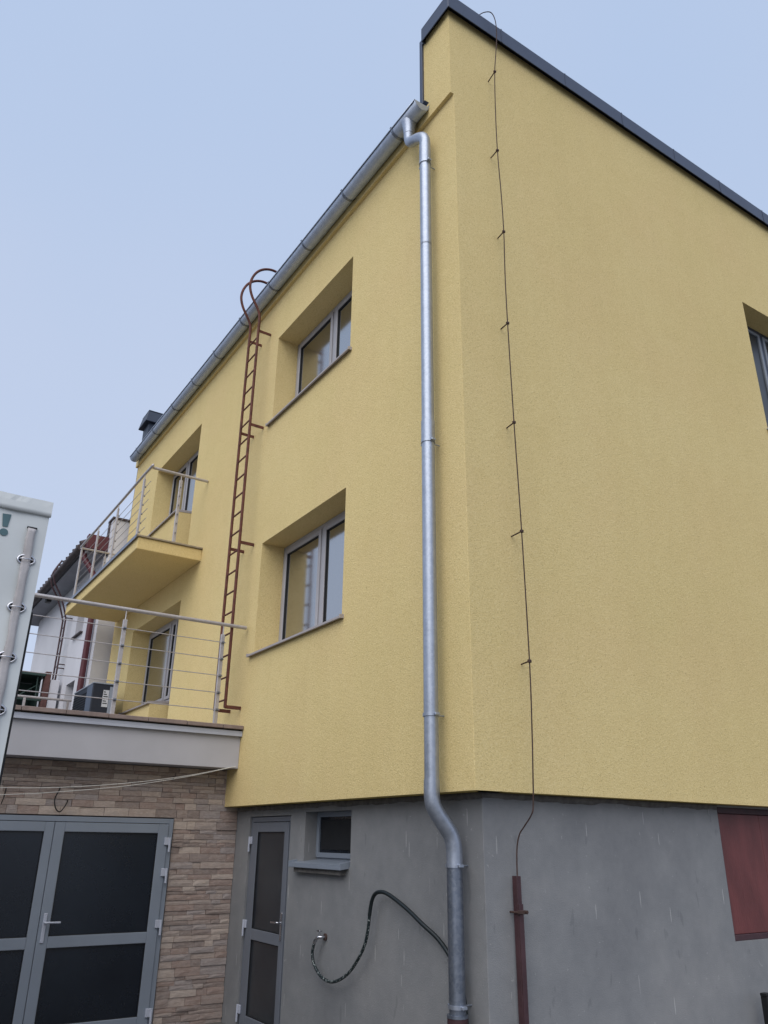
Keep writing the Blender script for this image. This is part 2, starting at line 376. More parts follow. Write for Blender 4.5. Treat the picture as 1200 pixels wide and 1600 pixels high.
def window_x(parent, h, X, mull=None, mat='pvc', names='window', sill=True, sashes=2, split=None):
    """window in a facade that faces -x"""
    a, b, c, d = h
    F = 0.055
    bm = bmesh.new()
    add_box(bm, X, X+0.07, a, a+F, c, d, .004); add_box(bm, X, X+0.07, b-F, b, c, d, .004)
    add_box(bm, X, X+0.07, a+F, b-F, d-F, d, .004); add_box(bm, X, X+0.07, a+F, b-F, c, c+F, .004)
    w = from_bm('window', bm, mat, parent)
    edges = [a+F] + ([mull-0.03, mull+0.03] if mull else []) + [b-F]
    if mull: box('mullion', X, X+0.07, mull-0.03, mull+0.03, c+F, d-F, mat, w, .004)
    for k in range(0, len(edges), 2):
        y0, y1 = edges[k]+0.004, edges[k+1]-0.004; z0, z1 = c+F+0.004, d-F-0.004; S = 0.052
        bm = bmesh.new()
        add_box(bm, X-0.016, X+0.05, y0, y0+S, z0, z1, .005); add_box(bm, X-0.016, X+0.05, y1-S, y1, z0, z1, .005)
        add_box(bm, X-0.016, X+0.05, y0+S, y1-S, z0, z0+S, .005); add_box(bm, X-0.016, X+0.05, y0+S, y1-S, z1-S, z1, .005)
        from_bm('sash', bm, mat, w)
        bm = bmesh.new()
        add_box(bm, X-0.004, X+0.03, y0+S, y0+S+.008, z0+S, z1-S); add_box(bm, X-0.004, X+0.03, y1-S-.008, y1-S, z0+S, z1-S)
        add_box(bm, X-0.004, X+0.03, y0+S+.008, y1-S-.008, z0+S, z0+S+.008); add_box(bm, X-0.004, X+0.03, y0+S+.008, y1-S-.008, z1-S-.008, z1-S)
        from_bm('gasket', bm, 'rubber', w)
        box('pane', X+0.012, X+0.03, y0+S+.008, y1-S-.008, z0+S+.008, z1-S-.008, 'window_glass', w)
    return w
def sill_x(parent, a, b, z, X0, X1, mat='sill_metal', lip=0.02):
    bm = bmesh.new(); n = 2
    pts = [(X1, z+0.03), (X0, z), (X0, z-lip), (X0+0.012, z-lip-.002)]
    for (xa, za), (xb, zb) in zip(pts, pts[1:]): quad(bm, (xa, a, za), (xb, a, zb), (xb, b, zb), (xa, b, za))
    s = from_bm('sill', bm, mat, parent)
    md = s.modifiers.new('thick', 'SOLIDIFY'); md.thickness = 0.0025
    for y in (a, b):
        bm = bmesh.new(); add_box(bm, X0-0.004, X1, y-0.006, y+0.006, z-lip-.003, z+0.018, .002)
        for v in bm.verts:
            if v.co.x > (X0+X1)/2: v.co.z += 0.028
        from_bm('sill_end_cap', bm, mat, s)
    return s
for h, ml in ((UW, 2.88), (LW, 2.93)):
    w = window_x(B, (h[0], h[1], h[2]+0.035, h[3]), 0.30, ml)
    sill_x(w, h[0]-0.035, h[1]+0.10, h[2], -0.045, 0.30)
for h, d, ml in ((W3, W3d, 8.16), (W4, W4d, 8.0)):
    w = window_x(B, (d[1]-0.04, h[1], h[2]+0.03, h[3]), 0.30, ml)
    sill_x(w, d[1]-0.0, h[1]+0.04, h[2], -0.04, 0.30)
    # balcony door in the same opening
    dr = window_x(B, (h[0], d[1]-0.042, d[2]+0.03, h[3]), 0.30, None); dr.name = 'balcony_door'
# window in the gable wall
bm = bmesh.new(); a, b, c, d = RW; F = 0.06; Y = 0.27
add_box(bm, a, a+F, Y, Y+.07, c, d, .004); add_box(bm, b-F, b, Y, Y+.07, c, d, .004)
add_box(bm, a+F, b-F, Y, Y+.07, d-F, d, .004); add_box(bm, a+F, b-F, Y, Y+.07, c, c+F, .004); add_box(bm, 5.44, 5.50, Y, Y+.07, c+F, d-F, .004)
w = from_bm('window', bm, 'anthracite', B)
for x0, x1 in ((a+F+.004, 5.436), (5.504, b-F-.004)):
    bm = bmesh.new(); S = .045
    add_box(bm, x0, x0+S, Y-.012, Y+.05, c+F+.004, d-F-.004, .004); add_box(bm, x1-S, x1, Y-.012, Y+.05, c+F+.004, d-F-.004, .004)
    add_box(bm, x0+S, x1-S, Y-.012, Y+.05, c+F+.004, c+F+S, .004); add_box(bm, x0+S, x1-S, Y-.012, Y+.05, d-F-S, d-F-.004, .004)
    from_bm('sash', bm, 'alu_grey', w)
    box('pane', x0+S, x1-S, Y+.01, Y+.03, c+F+S, d-F-S, 'frosted_glass', w)
bm = bmesh.new(); add_box(bm, a-.03, b+.03, -0.045, Y, c-0.002, c+0.010, .002); add_box(bm, a-.03, b+.03, -0.045, -0.040, c-.036, c-.003)
from_bm('sill', bm, 'alu_light', w)

# plinth
XP, YP = 0.17, 0.135
PD = (3.10, 4.075, 0.0, 1.975); PW = (1.93, 2.79, 1.535, 2.0); PS = (2.845, 4.2, 1.01, 2.062)
bm = bmesh.new()
quads(bm, 'x', XP, [YP+CH, 4.47], [0, ZB-.002], [PD, PW]); quads(bm, 'y', YP, [XP+CH, XE], [0, ZB-.002], [PS])
quad(bm, (XP, YP+CH, 0), (XP+CH, YP, 0), (XP+CH, YP, ZB-.002), (XP, YP+CH, ZB-.002))
reveal(bm, 'x', XP, XP+0.2, PD); reveal(bm, 'x', XP, XP+0.3, PW); reveal(bm, 'y', YP, YP+.2, PS)
bmesh.ops.remove_doubles(bm, verts=bm.verts, dist=1e-5)
from_bm('plinth_wall', bm, 'plinth', B)
# ragged mortar under the insulation edge
def ragged(axis, s0, s1):
    bm = bmesh.new(); n = int((s1-s0)/0.03); rows = []
    for i in range(n+1):
        s = s0+(s1-s0)*i/n
        nz = noise.noise(Vector((s*2.3, 3.1 if axis == 'x' else 8.2, 0)))*.5+noise.noise(Vector((s*11, 1.3, 4)))*.25
        low = ZB-0.035-0.045*max(0, nz+.2); thick = 0.006+0.010*max(0, noise.noise(Vector((s*9, 6, 2)))+.4)
        pr = [(0, ZB-.001), (thick*1.6, ZB-.001), (thick, (ZB+low)/2), (0.003, low), (-0.004, low-.002)]
        rows.append([bm.verts.new((XP-p, s, z) if axis == 'x' else (s, YP-p, z)) for p, z in pr])
    for r0, r1 in zip(rows, rows[1:]):
        for k in range(4): bm.faces.new((r0[k], r0[k+1], r1[k+1], r1[k]))
    bmesh.ops.recalc_face_normals(bm, faces=bm.faces)
    return from_bm('mortar_edge', bm, 'mortar', B, True)
ragged('x', YP-.01, 4.42); ragged('y', XP-.01, 2.84); ragged('y', 4.21, XE)
# grey side door
Y0, Y1 = PD[0], PD[1]; X = XP+0.02
bm = bmesh.new(); F = .05
add_box(bm, X, X+.07, Y0+.003, Y0+F, .01, 1.97, .003); add_box(bm, X, X+.07, Y1-F, Y1-.003, .01, 1.97, .003); add_box(bm, X, X+.07, Y0+F, Y1-F, 1.97-F, 1.97, .003)
D = from_bm('side_door', bm, 'alu_door', B)
a, b = Y0+F+.004, Y1-F-.004; ga, gb = 3.245, 3.885
bm = bmesh.new()
add_box(bm, X-.012, X+.05, a, ga, .02, 1.915, .004); add_box(bm, X-.012, X+.05, gb, b, .02, 1.915, .004)
for z0, z1 in ((.02, .14), (.805, .905), (1.82, 1.915)): add_box(bm, X-.012, X+.05, ga, gb, z0, z1, .004)
from_bm('door_leaf', bm, 'alu_door', D)
for z0, z1 in ((.14, .805), (.905, 1.82)):
    box('pane', X+.008, X+.03, ga+.002, gb-.002, z0+.002, z1-.002, 'frosted_glass', D)
    bm = bmesh.new()
    for y in (ga, gb-.007): add_box(bm, X-.006, X+.008, y, y+.007, z0, z1)
    for z in (z0, z1-.007): add_box(bm, X-.006, X+.008, ga+.007, gb-.007, z, z+.007)
    from_bm('gasket', bm, 'rubber', D)
def handle_x(parent, X, y, z, dirn):
    bm = bmesh.new(); add_box(bm, X-.009, X, y-.016, y+.016, z-.155, z+.085, .004)
    add_tube(bm, spline([(X-.005, y, z), (X-.045, y, z), (X-.052, y+dirn*.03, z), (X-.05, y+dirn*.13, z-.003)], 6), .010, 8)
    bmesh.ops.recalc_face_normals(bm, faces=bm.faces); return from_bm('handle', bm, 'chrome', parent)
handle_x(D, X-.012, 3.20, 1.01, 1)
for z in (1.70, .90, .14):
    bm = bmesh.new(); add_box(bm, X-.03, X-.012, b-.03, b+.022, z+.0, z+.075, .004); add_tube(bm, [(X-.028, b+.026, z-.075), (X-.028, b+.026, z+.075)], .011, 10); from_bm('hinge', bm, 'alu_light', D)
# small plinth window
a, b, c, d = PW; X = XP+.125; F = .045
bm = bmesh.new()
add_box(bm, X, X+.06, a, a+F, c+.06, d, .004); add_box(bm, X, X+.06, b-F, b, c+.06, d, .004); add_box(bm, X, X+.06, a+F, b-F, d-F, d, .004); add_box(bm, X, X+.06, a+F, b-F, c+.06, c+.06+F, .004)
add_box(bm, X+.015, X+.06, a, b, c, c+.059)
w = from_bm('window', bm, 'alu_grey', B); w['label'] = 'small basement window in the grey plinth'
box('pane', X+.02, X+.035, a+F, b-F, c+.06+F, d-F, 'smoked_glass', w)
bm = bmesh.new(); add_box(bm, X+.012, X+.02, a+F+.03, b-F-.03, c+.06+F+.025, d-F-.025, .003); from_bm('insect_screen', bm, 'rubber', w)
s = sill_x(w, 1.955, 2.925, 1.547, XP-.085, X, 'alu_grey', .034)
box('sill_bed', XP-.055, XP-.001, 2.0, 2.88, 1.47, 1.512, 'mortar', s)
# red hatch
a, b, c, d = PS; Y = YP+.05
bm = bmesh.new()
add_box(bm, a, a+.05, Y-.02, Y+.05, c, d, .004); add_box(bm, b-.05, b, Y-.02, Y+.05, c, d, .004); add_box(bm, a+.05, b-.05, Y-.02, Y+.05, c, c+.045, .004); add_box(bm, a+.05, b-.05, Y-.02, Y+.05, d-.05, d, .004)
S = from_bm('shutter', bm, 'maroon', B); S['label'] = 'dark red painted shutter closing the basement opening'
for k in range(2):
    x0 = a+.052+k*(b-a-.104)/2; box('panel', x0, x0+(b-a-.104)/2-.004, Y, Y+.03, c+.047, d-.052, 'shutter_red', S, .003)

# balcony of the upper floor
XB, YB0, YB1, ZS0, ZS1 = -0.945, 6.10, 10.40, 5.48, 5.655
bm = bmesh.new(); add_box(bm, XB, 0.0, YB0, YB1, ZS0, ZS1, .008); BAL = from_bm('balcony', bm, 'stucco', B)
box('edge_tile', XB-.03, 0.0, YB0-.028, YB1+.02, ZS1+.002, ZS1+.026, 'balcony_tile', BAL, .003)
bm = bmesh.new(); add_box(bm, XB-.034, XB-.031, YB0-.03, YB1+.02, ZS1-.02, ZS1+.03); from_bm('drip_edge', bm, 'zinc_dull', BAL)

# chimney on the party wall
CHM = thing('chimney', 'dark slate blue metal clad chimney rising above the far gutter end', 'chimney', (0.35, 11.2, 8.0))
box('shaft', 0.205, 0.75, 11.02, 11.42, 6.0, 10.34, 'chimney_slate', CHM, .004)
bm = bmesh.new(); add_box(bm, 0.11, 0.82, 10.94, 11.50, 10.12, 10.35, .01)
for v in bm.verts:
    if v.co.z > 10.2: v.co.x = .47+(v.co.x-.47)*.86; v.co.y = 11.25+(v.co.y-11.25)*.80; v.co.z += .05
from_bm('cowl', bm, 'chimney_slate', CHM)
box('cap_sheet', 0.165, 0.78, 11.0, 11.48, 10.402, 10.422, 'chimney_slate', CHM, .004)

# ------------------------------------------------------------------ annex with terrace
A = thing('stone_annex', 'low annex clad in brown split stone with roof terrace and grey fascia', 'building', (-1.8, 7, 0))
AX0 = -6.2
YS = 4.43
bm = bmesh.new()
DH = (-3.02, -0.575, 0.0, 1.945)
quads(bm, 'y', YS+.03, [AX0, XP], [0, 2.47], [DH]); reveal(bm, 'y', YS+.03, YS+.25, DH)
quad(bm, (AX0, YS+.03, 0), (AX0, YS+.03, 2.47), (AX0, 11.1, 2.47), (AX0, 11.1, 0)); quad(bm, (AX0, 11.1, 0), (AX0, 11.1, 2.47), (-.05, 11.1, 2.47), (-.05, 11.1, 0))
AW = from_bm('wall', bm, 'wall_base', A)
# split stones, each its own piece
protos = []
for k in range(10):
    bm = bmesh.new(); nx, nz = 4, 3; g2 = {}
    for i in range(nx):
        for j in range(nz):
            e = i in (0, nx-1) or j in (0, nz-1)
            jx = 0 if i in (0, nx-1) else random.uniform(-.06, .06)
            g2[i, j] = bm.verts.new(((i/(nx-1)-.5)+jx, -1.0+(random.uniform(.04, .12) if e else random.uniform(-.06, .06)), j/(nz-1)-.5))
    for i in range(nx-1):
        for j in range(nz-1): bm.faces.new((g2[i, j], g2[i+1, j], g2[i+1, j+1], g2[i, j+1]))
    rim = [(i, 0) for i in range(nx)]+[(nx-1, j) for j in range(1, nz)]+[(i, nz-1) for i in range(nx-2, -1, -1)]+[(0, j) for j in range(nz-2, 0, -1)]
    bk = {q: bm.verts.new((g2[q].co.x, 0, g2[q].co.z)) for q in rim}
    for p, q in zip(rim, rim[1:]+rim[:1]): bm.faces.new((g2[q], g2[p], bk[p], bk[q]))
    me = bpy.data.meshes.new('stone'); bm.normal_update(); bm.to_mesh(me); bm.free(); me.materials.append(MAT['stone']); protos.append(me)
off = -(AW.location+A.location)
stones = []
z = 0.0; rs = random.Random(21)
while z < 2.468:
    h = min(rs.choice((.034, .042, .05, .056, .066, .082)), 2.469-z)
    if 2.469-z-h < .03: h = 2.469-z
    spans = [(AX0, XP-.003)] if z > 1.95 else [(AX0, DH[0]-.012), (DH[1]+.012, XP-.003)]
    if z <= 1.95 < z+h-.004: h = 1.952-z
    for s0, s1 in spans:
        x = s1
        while x > s0+.01:
            L = rs.uniform(.09, .29) if x > -3.0 else .5
            if x-L < s0+.07: L = x-s0
            stones.append((x-L, x, z, z+h)); x -= L
    z += h
stones = [s for s in stones if s[3]-s[2] > .01]
seen = [s for s in stones if s[1] > -2.65]; seen.sort(key=lambda s: -(s[1]-s[0])*(s[3]-s[2]))
single = seen[:300]; rest = seen[300:]+[s for s in stones if s[1] <= -2.65]
def stone_obj(s, k):
    o = bpy.data.objects.new('stone', protos[k % len(protos)]); link(o, AW)
    o.location = Vector(((s[0]+s[1])/2, YS+.03, (s[2]+s[3])/2))-A.location-AW.location+AW.location*0
    o.location = Vector(((s[0]+s[1])/2, YS+.03, (s[2]+s[3])/2))-(A.location+AW.location)
    o.scale = (s[1]-s[0]-.003, .022+rs.uniform(0, .020), s[3]-s[2]-.003)
for k, s in enumerate(single): stone_obj(s, k)
if rest:
    bm = bmesh.new()
    for k, s in enumerate(rest):
        n0 = len(bm.verts); bm.from_mesh(protos[k % len(protos)]); bm.verts.ensure_lookup_table(); th = .026+rs.uniform(0, .016)
        for v in bm.verts[n0:]:
            v.co = Vector(((s[0]+s[1])/2+v.co.x*(s[1]-s[0]-.003), YS+.03+v.co.y*th, (s[2]+s[3])/2+v.co.z*(s[3]-s[2]-.003)))
    o = from_bm('stone_cladding', bm, 'stone_joined', A); o['kind'] = 'stuff'
# slab, fascia and coping
box('slab', AX0-.1, -0.001, 4.15, 11.2, 2.475, 2.84, 'fascia_paint', A, .006)
box('fascia', AX0-.12, -0.0015, 4.128, 4.149, 2.472, 2.832, 'fascia_paint', A, .003)
bm = bmesh.new(); add_box(bm, AX0-.12, -0.002, 4.085, 4.13, 2.842, 2.846); add_box(bm, AX0-.12, -0.002, 4.082, 4.085, 2.815, 2.846); add_box(bm, AX0-.12, -.002, 4.086, 4.2, 2.8475, 2.872)
from_bm('drip_edge', bm, 'alu_light', A)
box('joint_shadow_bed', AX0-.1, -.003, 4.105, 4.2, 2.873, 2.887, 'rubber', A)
seams = [-0.004, -.249, -.663, -1.092, -1.507, -1.930, -2.351, -2.77, -3.19, -3.61, -4.03, -4.45, -4.87, -5.29, -5.71, -6.13]
for x1, x0 in zip(seams, seams[1:]):
    box('coping_tile', x0+.004, x1-.001, 4.052+random.uniform(0, .004), 4.36, 2.888, 2.931+random.uniform(-.002, .002), 'coping_stone', A, .004)
box('terrace_floor', AX0, -.002, 4.361, 11.2, 2.842, 2.905, 'pale_deck', A)
# double door
bm = bmesh.new(); YD = YS-.03; F = .05
add_box(bm, DH[1]-F, DH[1]-.002, YD, YD+.08, .01, 1.94, .003); add_box(bm, DH[0]+.002, DH[0]+F, YD, YD+.08, .01, 1.94, .003); add_box(bm, DH[0]+F, DH[1]-F, YD, YD+.08, 1.94-F, 1.94, .003)
DD = from_bm('double_door', bm, 'alu_grey', A); DD['label'] = 'grey double door with smoked glass panels'
for x0, x1, g0, g1 in ((-1.792, DH[1]-F-.004, -1.692, -.737), (DH[0]+F+.004, -1.797, -2.855, -1.884)):
    bm = bmesh.new(); y0, y1 = YD-.012, YD+.05
    add_box(bm, x0, g0, y0, y1, .02, 1.885, .004); add_box(bm, g1, x1, y0, y1, .02, 1.885, .004)
    for z0, z1 in ((.02, .13), (.768, .868), (1.795, 1.885)): add_box(bm, g0, g1, y0, y1, z0, z1, .004)
    from_bm('door_leaf', bm, 'alu_grey', DD)
    for z0, z1 in ((.13, .768), (.868, 1.795)):
        box('pane', g0+.002, g1-.002, y0+.022, y0+.04, z0+.002, z1-.002, 'smoked_glass', DD)
        bm = bmesh.new()
        for x in (g0, g1-.007): add_box(bm, x, x+.007, y0+.006, y0+.021, z0, z1)
        for zz in (z0, z1-.007): add_box(bm, g0+.007, g1-.007, y0+.006, y0+.021, zz, zz+.007)
        from_bm('gasket', bm, 'rubber', DD)
yh = YD-.012
bm = bmesh.new(); add_box(bm, -1.762, -1.728, yh-.009, yh, .815, 1.07, .004)
add_tube(bm, spline([(-1.745, yh-.004, .99), (-1.745, yh-.045, .99), (-1.72, yh-.052, .99), (-1.61, yh-.05, .988)], 6), .010, 8); bmesh.ops.recalc_face_normals(bm, faces=bm.faces)
from_bm('handle', bm, 'alu_light', DD)
for zz in (1.66, 1.36, .88, .10):
    bm = bmesh.new(); add_box(bm, -.665, -.612, yh-.02, yh, zz+.02, zz+.095, .004); add_tube(bm, [(-.608, yh-.02, zz-.045), (-.608, yh-.02, zz+.095)], .012, 10); from_bm('hinge', bm, 'alu_light', DD)

# ------------------------------------------------------------------ gutter
G = thing('roof_gutter', 'half round galvanized gutter running along the yellow eaves', 'gutter', (-.13, .4, 8.8))
GR, GX, GZ, GY0, GY1 = .088, -.135, 8.912, .365, 10.42
bm = bmesh.new(); prof = [(-GR-.012, GZ-.016), (-GR-.014, GZ-.002), (-GR-.004, GZ+.006), (-GR, GZ-.004)]
prof += [(GR*math.cos(t), GZ-GR*math.sin(-t)) if False else (-GR*math.cos(t), GZ-GR*math.sin(t)) for t in [math.pi*k/14 for k in range(0, 15)]]
prof += [(GR, GZ+.03)]
ys = [GY0+(GY1-GY0)*k/20 for k in range(21)]; rows = []
for y in ys: rows.append([bm.verts.new((GX+p, y, z+.003*math.sin(y*1.7))) for p, z in prof])
for r0, r1 in zip(rows, rows[1:]):
    for k in range(len(prof)-1): f = bm.faces.new((r0[k], r0[k+1], r1[k+1], r1[k])); f.smooth = True
o = from_bm('trough', bm, 'gutter_zinc', G); md = o.modifiers.new('t', 'SOLIDIFY'); md.thickness = .002
for y in (GY0, GY1):
    bm = bmesh.new(); vs0 = [bm.verts.new((GX-GR*math.cos(math.pi*k/14), y-.004, GZ-GR*math.sin(math.pi*k/14))) for k in range(15)]; vs1 = [bm.verts.new((v.co.x, y+.004, v.co.z)) for v in vs0]
    bm.faces.new(vs0); bm.faces.new(vs1[::-1])
    for k in range(15): bm.faces.new((vs0[k], vs1[k], vs1[(k+1) % 15], vs0[(k+1) % 15]))
    bmesh.ops.recalc_face_normals(bm, faces=bm.faces); from_bm('end_cap', bm, 'zinc', G)
br = None
for k in range(10):
    y = .83+k*1.015+random.uniform(-.04, .04)
    bm = bmesh.new(); ar = [(GX-(GR+.004)*math.cos(math.pi*i/14), GZ-(GR+.004)*math.sin(math.pi*i/14)) for i in range(15)]
    ar = [(GX-GR-.018, GZ+.008)]+ar+[(OX, GZ+.03)]
    r0 = [bm.verts.new((x, y-.014, z)) for x, z in ar]; r1 = [bm.verts.new((x, y+.014, z)) for x, z in ar]
    for i in range(len(ar)-1): bm.faces.new((r0[i], r0[i+1], r1[i+1], r1[i]))
    o = from_bm('bracket', bm, 'zinc_dull', G); md = o.modifiers.new('t', 'SOLIDIFY'); md.thickness = .004
tube('outlet', [(GX, .60, GZ-GR+.03), (GX, .60, GZ-GR-.03), (GX, .60, GZ-GR-.10), (GX, .60, GZ-GR-.14)], [.085, .072, .060, .058], 'zinc', G, 20)
bm = bmesh.new(); add_box(bm, -.11, -.055, GY0-.02, GY1+.05, 8.958, 8.963); from_bm('eaves_flashing', bm, 'anthracite', G)

# ------------------------------------------------------------------ downpipe
D = thing('downpipe', 'galvanized downpipe with swan neck bends near the house corner', 'pipe', (.05, .3, 0))
PX, PY, PR = -.12, .338, .054
neck = spline([(GX, .60, 8.74), (GX, .60, 8.64), (-.133, .57, 8.56), (-.125, .45, 8.50), (PX, .37, 8.44), (PX, PY, 8.36), (PX, PY, 8.25)], 6)
tube('swan_neck', neck, .056, 'zinc', D, 20)
for z0, z1, r in ((8.30, 7.0, PR), (7.02, 5.06, PR), (5.10, 2.60, PR+.0015), (2.62, 2.03, PR)):
    tube('pipe_section', [(PX, PY, z0), (PX, PY, (z0+z1)/2), (PX, PY, z1)], r, 'zinc', D, 24)
tube('sleeve', [(PX, PY, 5.09), (PX, PY, 4.90)], PR+.005, 'zinc', D, 24); tube('sleeve', [(PX, PY, 8.06), (PX, PY, 8.30)], PR+.004, 'zinc', D, 24)
LX, LY = .052, .315
tube('lower_bend', spline([(PX, PY, 2.16), (PX, PY, 2.04), (-.10, .335, 1.965), (-.03, .327, 1.87), (.03, .32, 1.79), (LX, LY, 1.70), (LX, LY, 1.60)], 6), .0575, 'zinc', D, 24)
tube('pipe_section', [(LX, LY, 1.64), (LX, LY, 1.1), (LX, LY, .66)], .056, 'zinc_dull', D, 24)
tube('cast_iron_base', [(LX, LY, .695), (LX, LY, .62), (LX, LY, .61), (LX, LY, .0)], [.068, .068, .064, .064], 'maroon', D, 20)
tube('socket_rim', [(LX, LY, .688), (LX, LY, .705)], .071, 'zinc_dull', D, 20)
for x, y, z in ((PX, PY, 8.05), (PX, PY, 4.89), (PX, PY, 2.615), (LX, LY, 1.595), (LX, LY, .75)):
    bm = bmesh.new(); add_tube(bm, [(x, y, z-.012), (x, y, z+.012)], .062, 20); add_box(bm, x-.02, x+.02, y-.083, y-.055, z-.01, z+.01, .003); add_box(bm, x-.02, x+.02, y+.055, y+.083, z-.01, z+.01, .003)
    wx = 0.0 if x < 0 else XP
    add_tube(bm, [(x+.05, y, z), (wx+.005, y, z)], .006, 8)
    bmesh.ops.recalc_face_normals(bm, faces=bm.faces); from_bm('clamp', bm, 'zinc', D)

# ------------------------------------------------------------------ roof ladder
L = thing('roof_ladder', 'rusty brown fixed ladder with hooped handrails over the gutter', 'ladder', (-.2, 4.35, 3.1))
pl = [(-.195, 3.13), (-.198, 5.0), (-.196, 8.2), (-.192, 8.45), (-.205, 8.58), (-.262, 8.70), (-.332, 8.82), (-.372, 8.94), (-.376, 9.05), (-.345, 9.17), (-.285, 9.28), (-.20, 9.36), (-.10, 9.405), (.0, 9.41), (.12, 9.38), (.22, 9.27), (.27, 9.10), (.28, 9.0)]
for y in (4.19, 4.50):
    low = [(-.195, y, 3.13), (-.197, y, 6.0), (-.196, y, 8.2)]
    tube('side_rail', low+spline([(x, y, z) for x, z in pl[3:]], 5), .0185, 'rust', L, 10)
rz = 3.22
rm = None
while rz < 8.36:
    if rm is None:
        r0 = tube('rung', [(-.196, 4.19, rz), (-.196, 4.50, rz)], .011, 'rust', L, 8); rm = r0; zb = rz
    else:
        r = r0.copy(); link(r, L); r.location.z += rz-zb
    rz += .2595 if False else .262
for z in (8.30, 6.815, 5.15, 3.14):
    for y in (4.19, 4.50):
        bm = bmesh.new(); add_box(bm, -.2, .005, y-.006, y+.006, z-.02, z+.02, .002); from_bm('wall_bracket', bm, 'rust', L)

# ------------------------------------------------------------------ railings
def ball(bm, p, r):
    q = bmesh.ops.create_icosphere(bm, subdivisions=1, radius=r)
    for v in q['verts']: v.co += Vector(p)
T = thing('terrace_railing', 'stainless steel cable railing along the front terrace edge', 'railing', (-1.5, 4.15, 2.93))
TZ = 4.075; CZS = (3.855, 3.662, 3.470, 3.278, 3.088)
tube('handrail', [(-.03, 4.15, TZ), (-3, 4.15, TZ-.005), (-6.0, 4.15, TZ-.005)], .0215, 'steel', T, 14)
for px in (-.315, -1.455, -2.60, -3.74, -4.88):
    p = box('post', px-.022, px+.022, 4.135, 4.165, 2.928, 3.955, 'steel', T, .003)
    tube('spigot', [(px, 4.15, 3.95), (px, 4.15, TZ-.01)], .0075, 'steel', p, 8)
    for z in CZS:
        bm = bmesh.new(); add_tube(bm, [(px-.014, 4.122, z), (px+.014, 4.122, z)], .014, 8); add_tube(bm, [(px, 4.136, z), (px, 4.118, z)], .007, 8)
        from_bm('cable_clamp', bm, 'zinc_dull', p)
for z in CZS: tube('rail_cable', [(-.285, 4.122, z), (-3, 4.122, z-.004), (-6, 4.122, z-.004)], .005, 'steel', T, 8)
# far side of the terrace
T2 = thing('terrace_railing', 'steel railing at the far end of the terrace behind the air conditioner', 'railing', (-1.5, 11.1, 2.9))
tube('handrail', [(-.44, 11.12, 4.075), (-6, 11.12, 4.075)], .0215, 'steel', T2, 12)
for px in (-.50, -1.25, -2.4, -3.5, -4.6): box('post', px-.022, px+.022, 11.105, 11.135, 2.906, 4.06, 'steel', T2, .003)
for z in (3.855, 3.66, 3.47, 3.28, 3.09): tube('rail_cable', [(-.45, 11.09, z), (-6, 11.09, z)], .005, 'steel', T2, 6)
# balcony railing
BR = thing('balcony_railing', 'stainless steel cable railing round the projecting yellow balcony', 'railing', (-.88, 8, 5.68))
XR, YR, ZR, YF = -.885, 6.15, 6.775, 10.33
tube('handrail', spline([(-.01, YR, ZR), (-.4, YR, ZR), (XR+.05, YR, ZR), (XR, YR+.05, ZR), (XR, 8, ZR), (XR, YF-.03, ZR)], 8), .0205, 'steel', BR, 12)
tube('handrail', [(XR, YF-.02, ZR-.01), (XR+.03, YF, ZR-.01), (-.01, YF, ZR-.01)], .0205, 'steel', BR, 12)
BZ = (5.84, 5.985, 6.13, 6.275, 6.42, 6.565)
for (x, y, side) in ((-.42, YR, 1), (XR, 6.42, 0), (XR, 7.80, 0), (XR, 9.02, 0), (XR, 10.2, 0), (-.42, YF, 1)):
    p = box('post', x-(.022 if side else .015), x+(.022 if side else .015), y-(.015 if side else .022), y+(.015 if side else .022), ZS1+.025, ZR-.09, 'steel', BR, .003)
    tube('spigot', [(x, y, ZR-.1), (x, y, ZR-.01)], .0075, 'steel', p, 8)
    for z in BZ:
        bm = bmesh.new()
        if side: add_tube(bm, [(x, y-.016, z), (x, y-.03, z)], .009, 8)
        else: add_tube(bm, [(x+.016, y-.014, z), (x+.034, y+.014, z)], .010, 8)
        from_bm('cable_clamp', bm, 'zinc_dull', p)
for z in BZ: tube('rail_cable', [(XR+.028, 6.16, z), (XR+.028, YF, z)], .0048, 'steel', BR, 6)

# ------------------------------------------------------------------ air conditioner
AC = thing('air_conditioner', 'dark outdoor air conditioner unit on the terrace beside the wall', 'air conditioner', (-.43, 9.4, 2.905))
x0, x1, y0, y1, z0, z1 = -.608, -.255, 8.85, 10.15, 2.98, 4.05
box('casing', x0, x1, y0, y1, z0, z1, 'ac_dark', AC, .01)
box('top_cover', x0-.006, x1+.006, y0-.006, y1+.006, z1+.001, z1+.022, 'ac_light', AC, .004)
box('front_panel', x0-.008, x0-.001, y0+.02, y0+.36, z0+.01, z1-.01, 'ac_grey', AC, .002)
bm = bmesh.new()
for k in range(22): zz = z0+.06+k*.043; add_box(bm, x0-.012, x0-.004, y0+.38, y1-.04, zz, zz+.010)
from_bm('fan_grille', bm, 'rubber', AC)
box('service_panel', x1-.085, x1-.004, y0-.006, y0-.001, z0+.02, z1-.03, 'ac_light', AC, .002)
lb = box('label_plate', x1-.185, x1-.09, y0-.004, y0-.001, z1-.36, z1-.09, 'label_white', AC, .001)
bm = bmesh.new()
for k in range(6): add_box(bm, x1-.175, x1-.175+.03+.04*((k*7) % 3)/2, y0-.0055, y0-.0045, z1-.13-k*.036, z1-.115-k*.036)
from_bm('label_print', bm, 'rubber', lb)
bm = bmesh.new(); add_tube(bm, spline([(x1-.05, y0-.01, 3.35), (x1-.05, y0-.06, 3.33), (x1-.06, y0-.07, 3.15), (x1-.02, y0-.05, 2.96)], 6), .012, 8); from_bm('refrigerant_pipe', bm, 'label_white', AC)
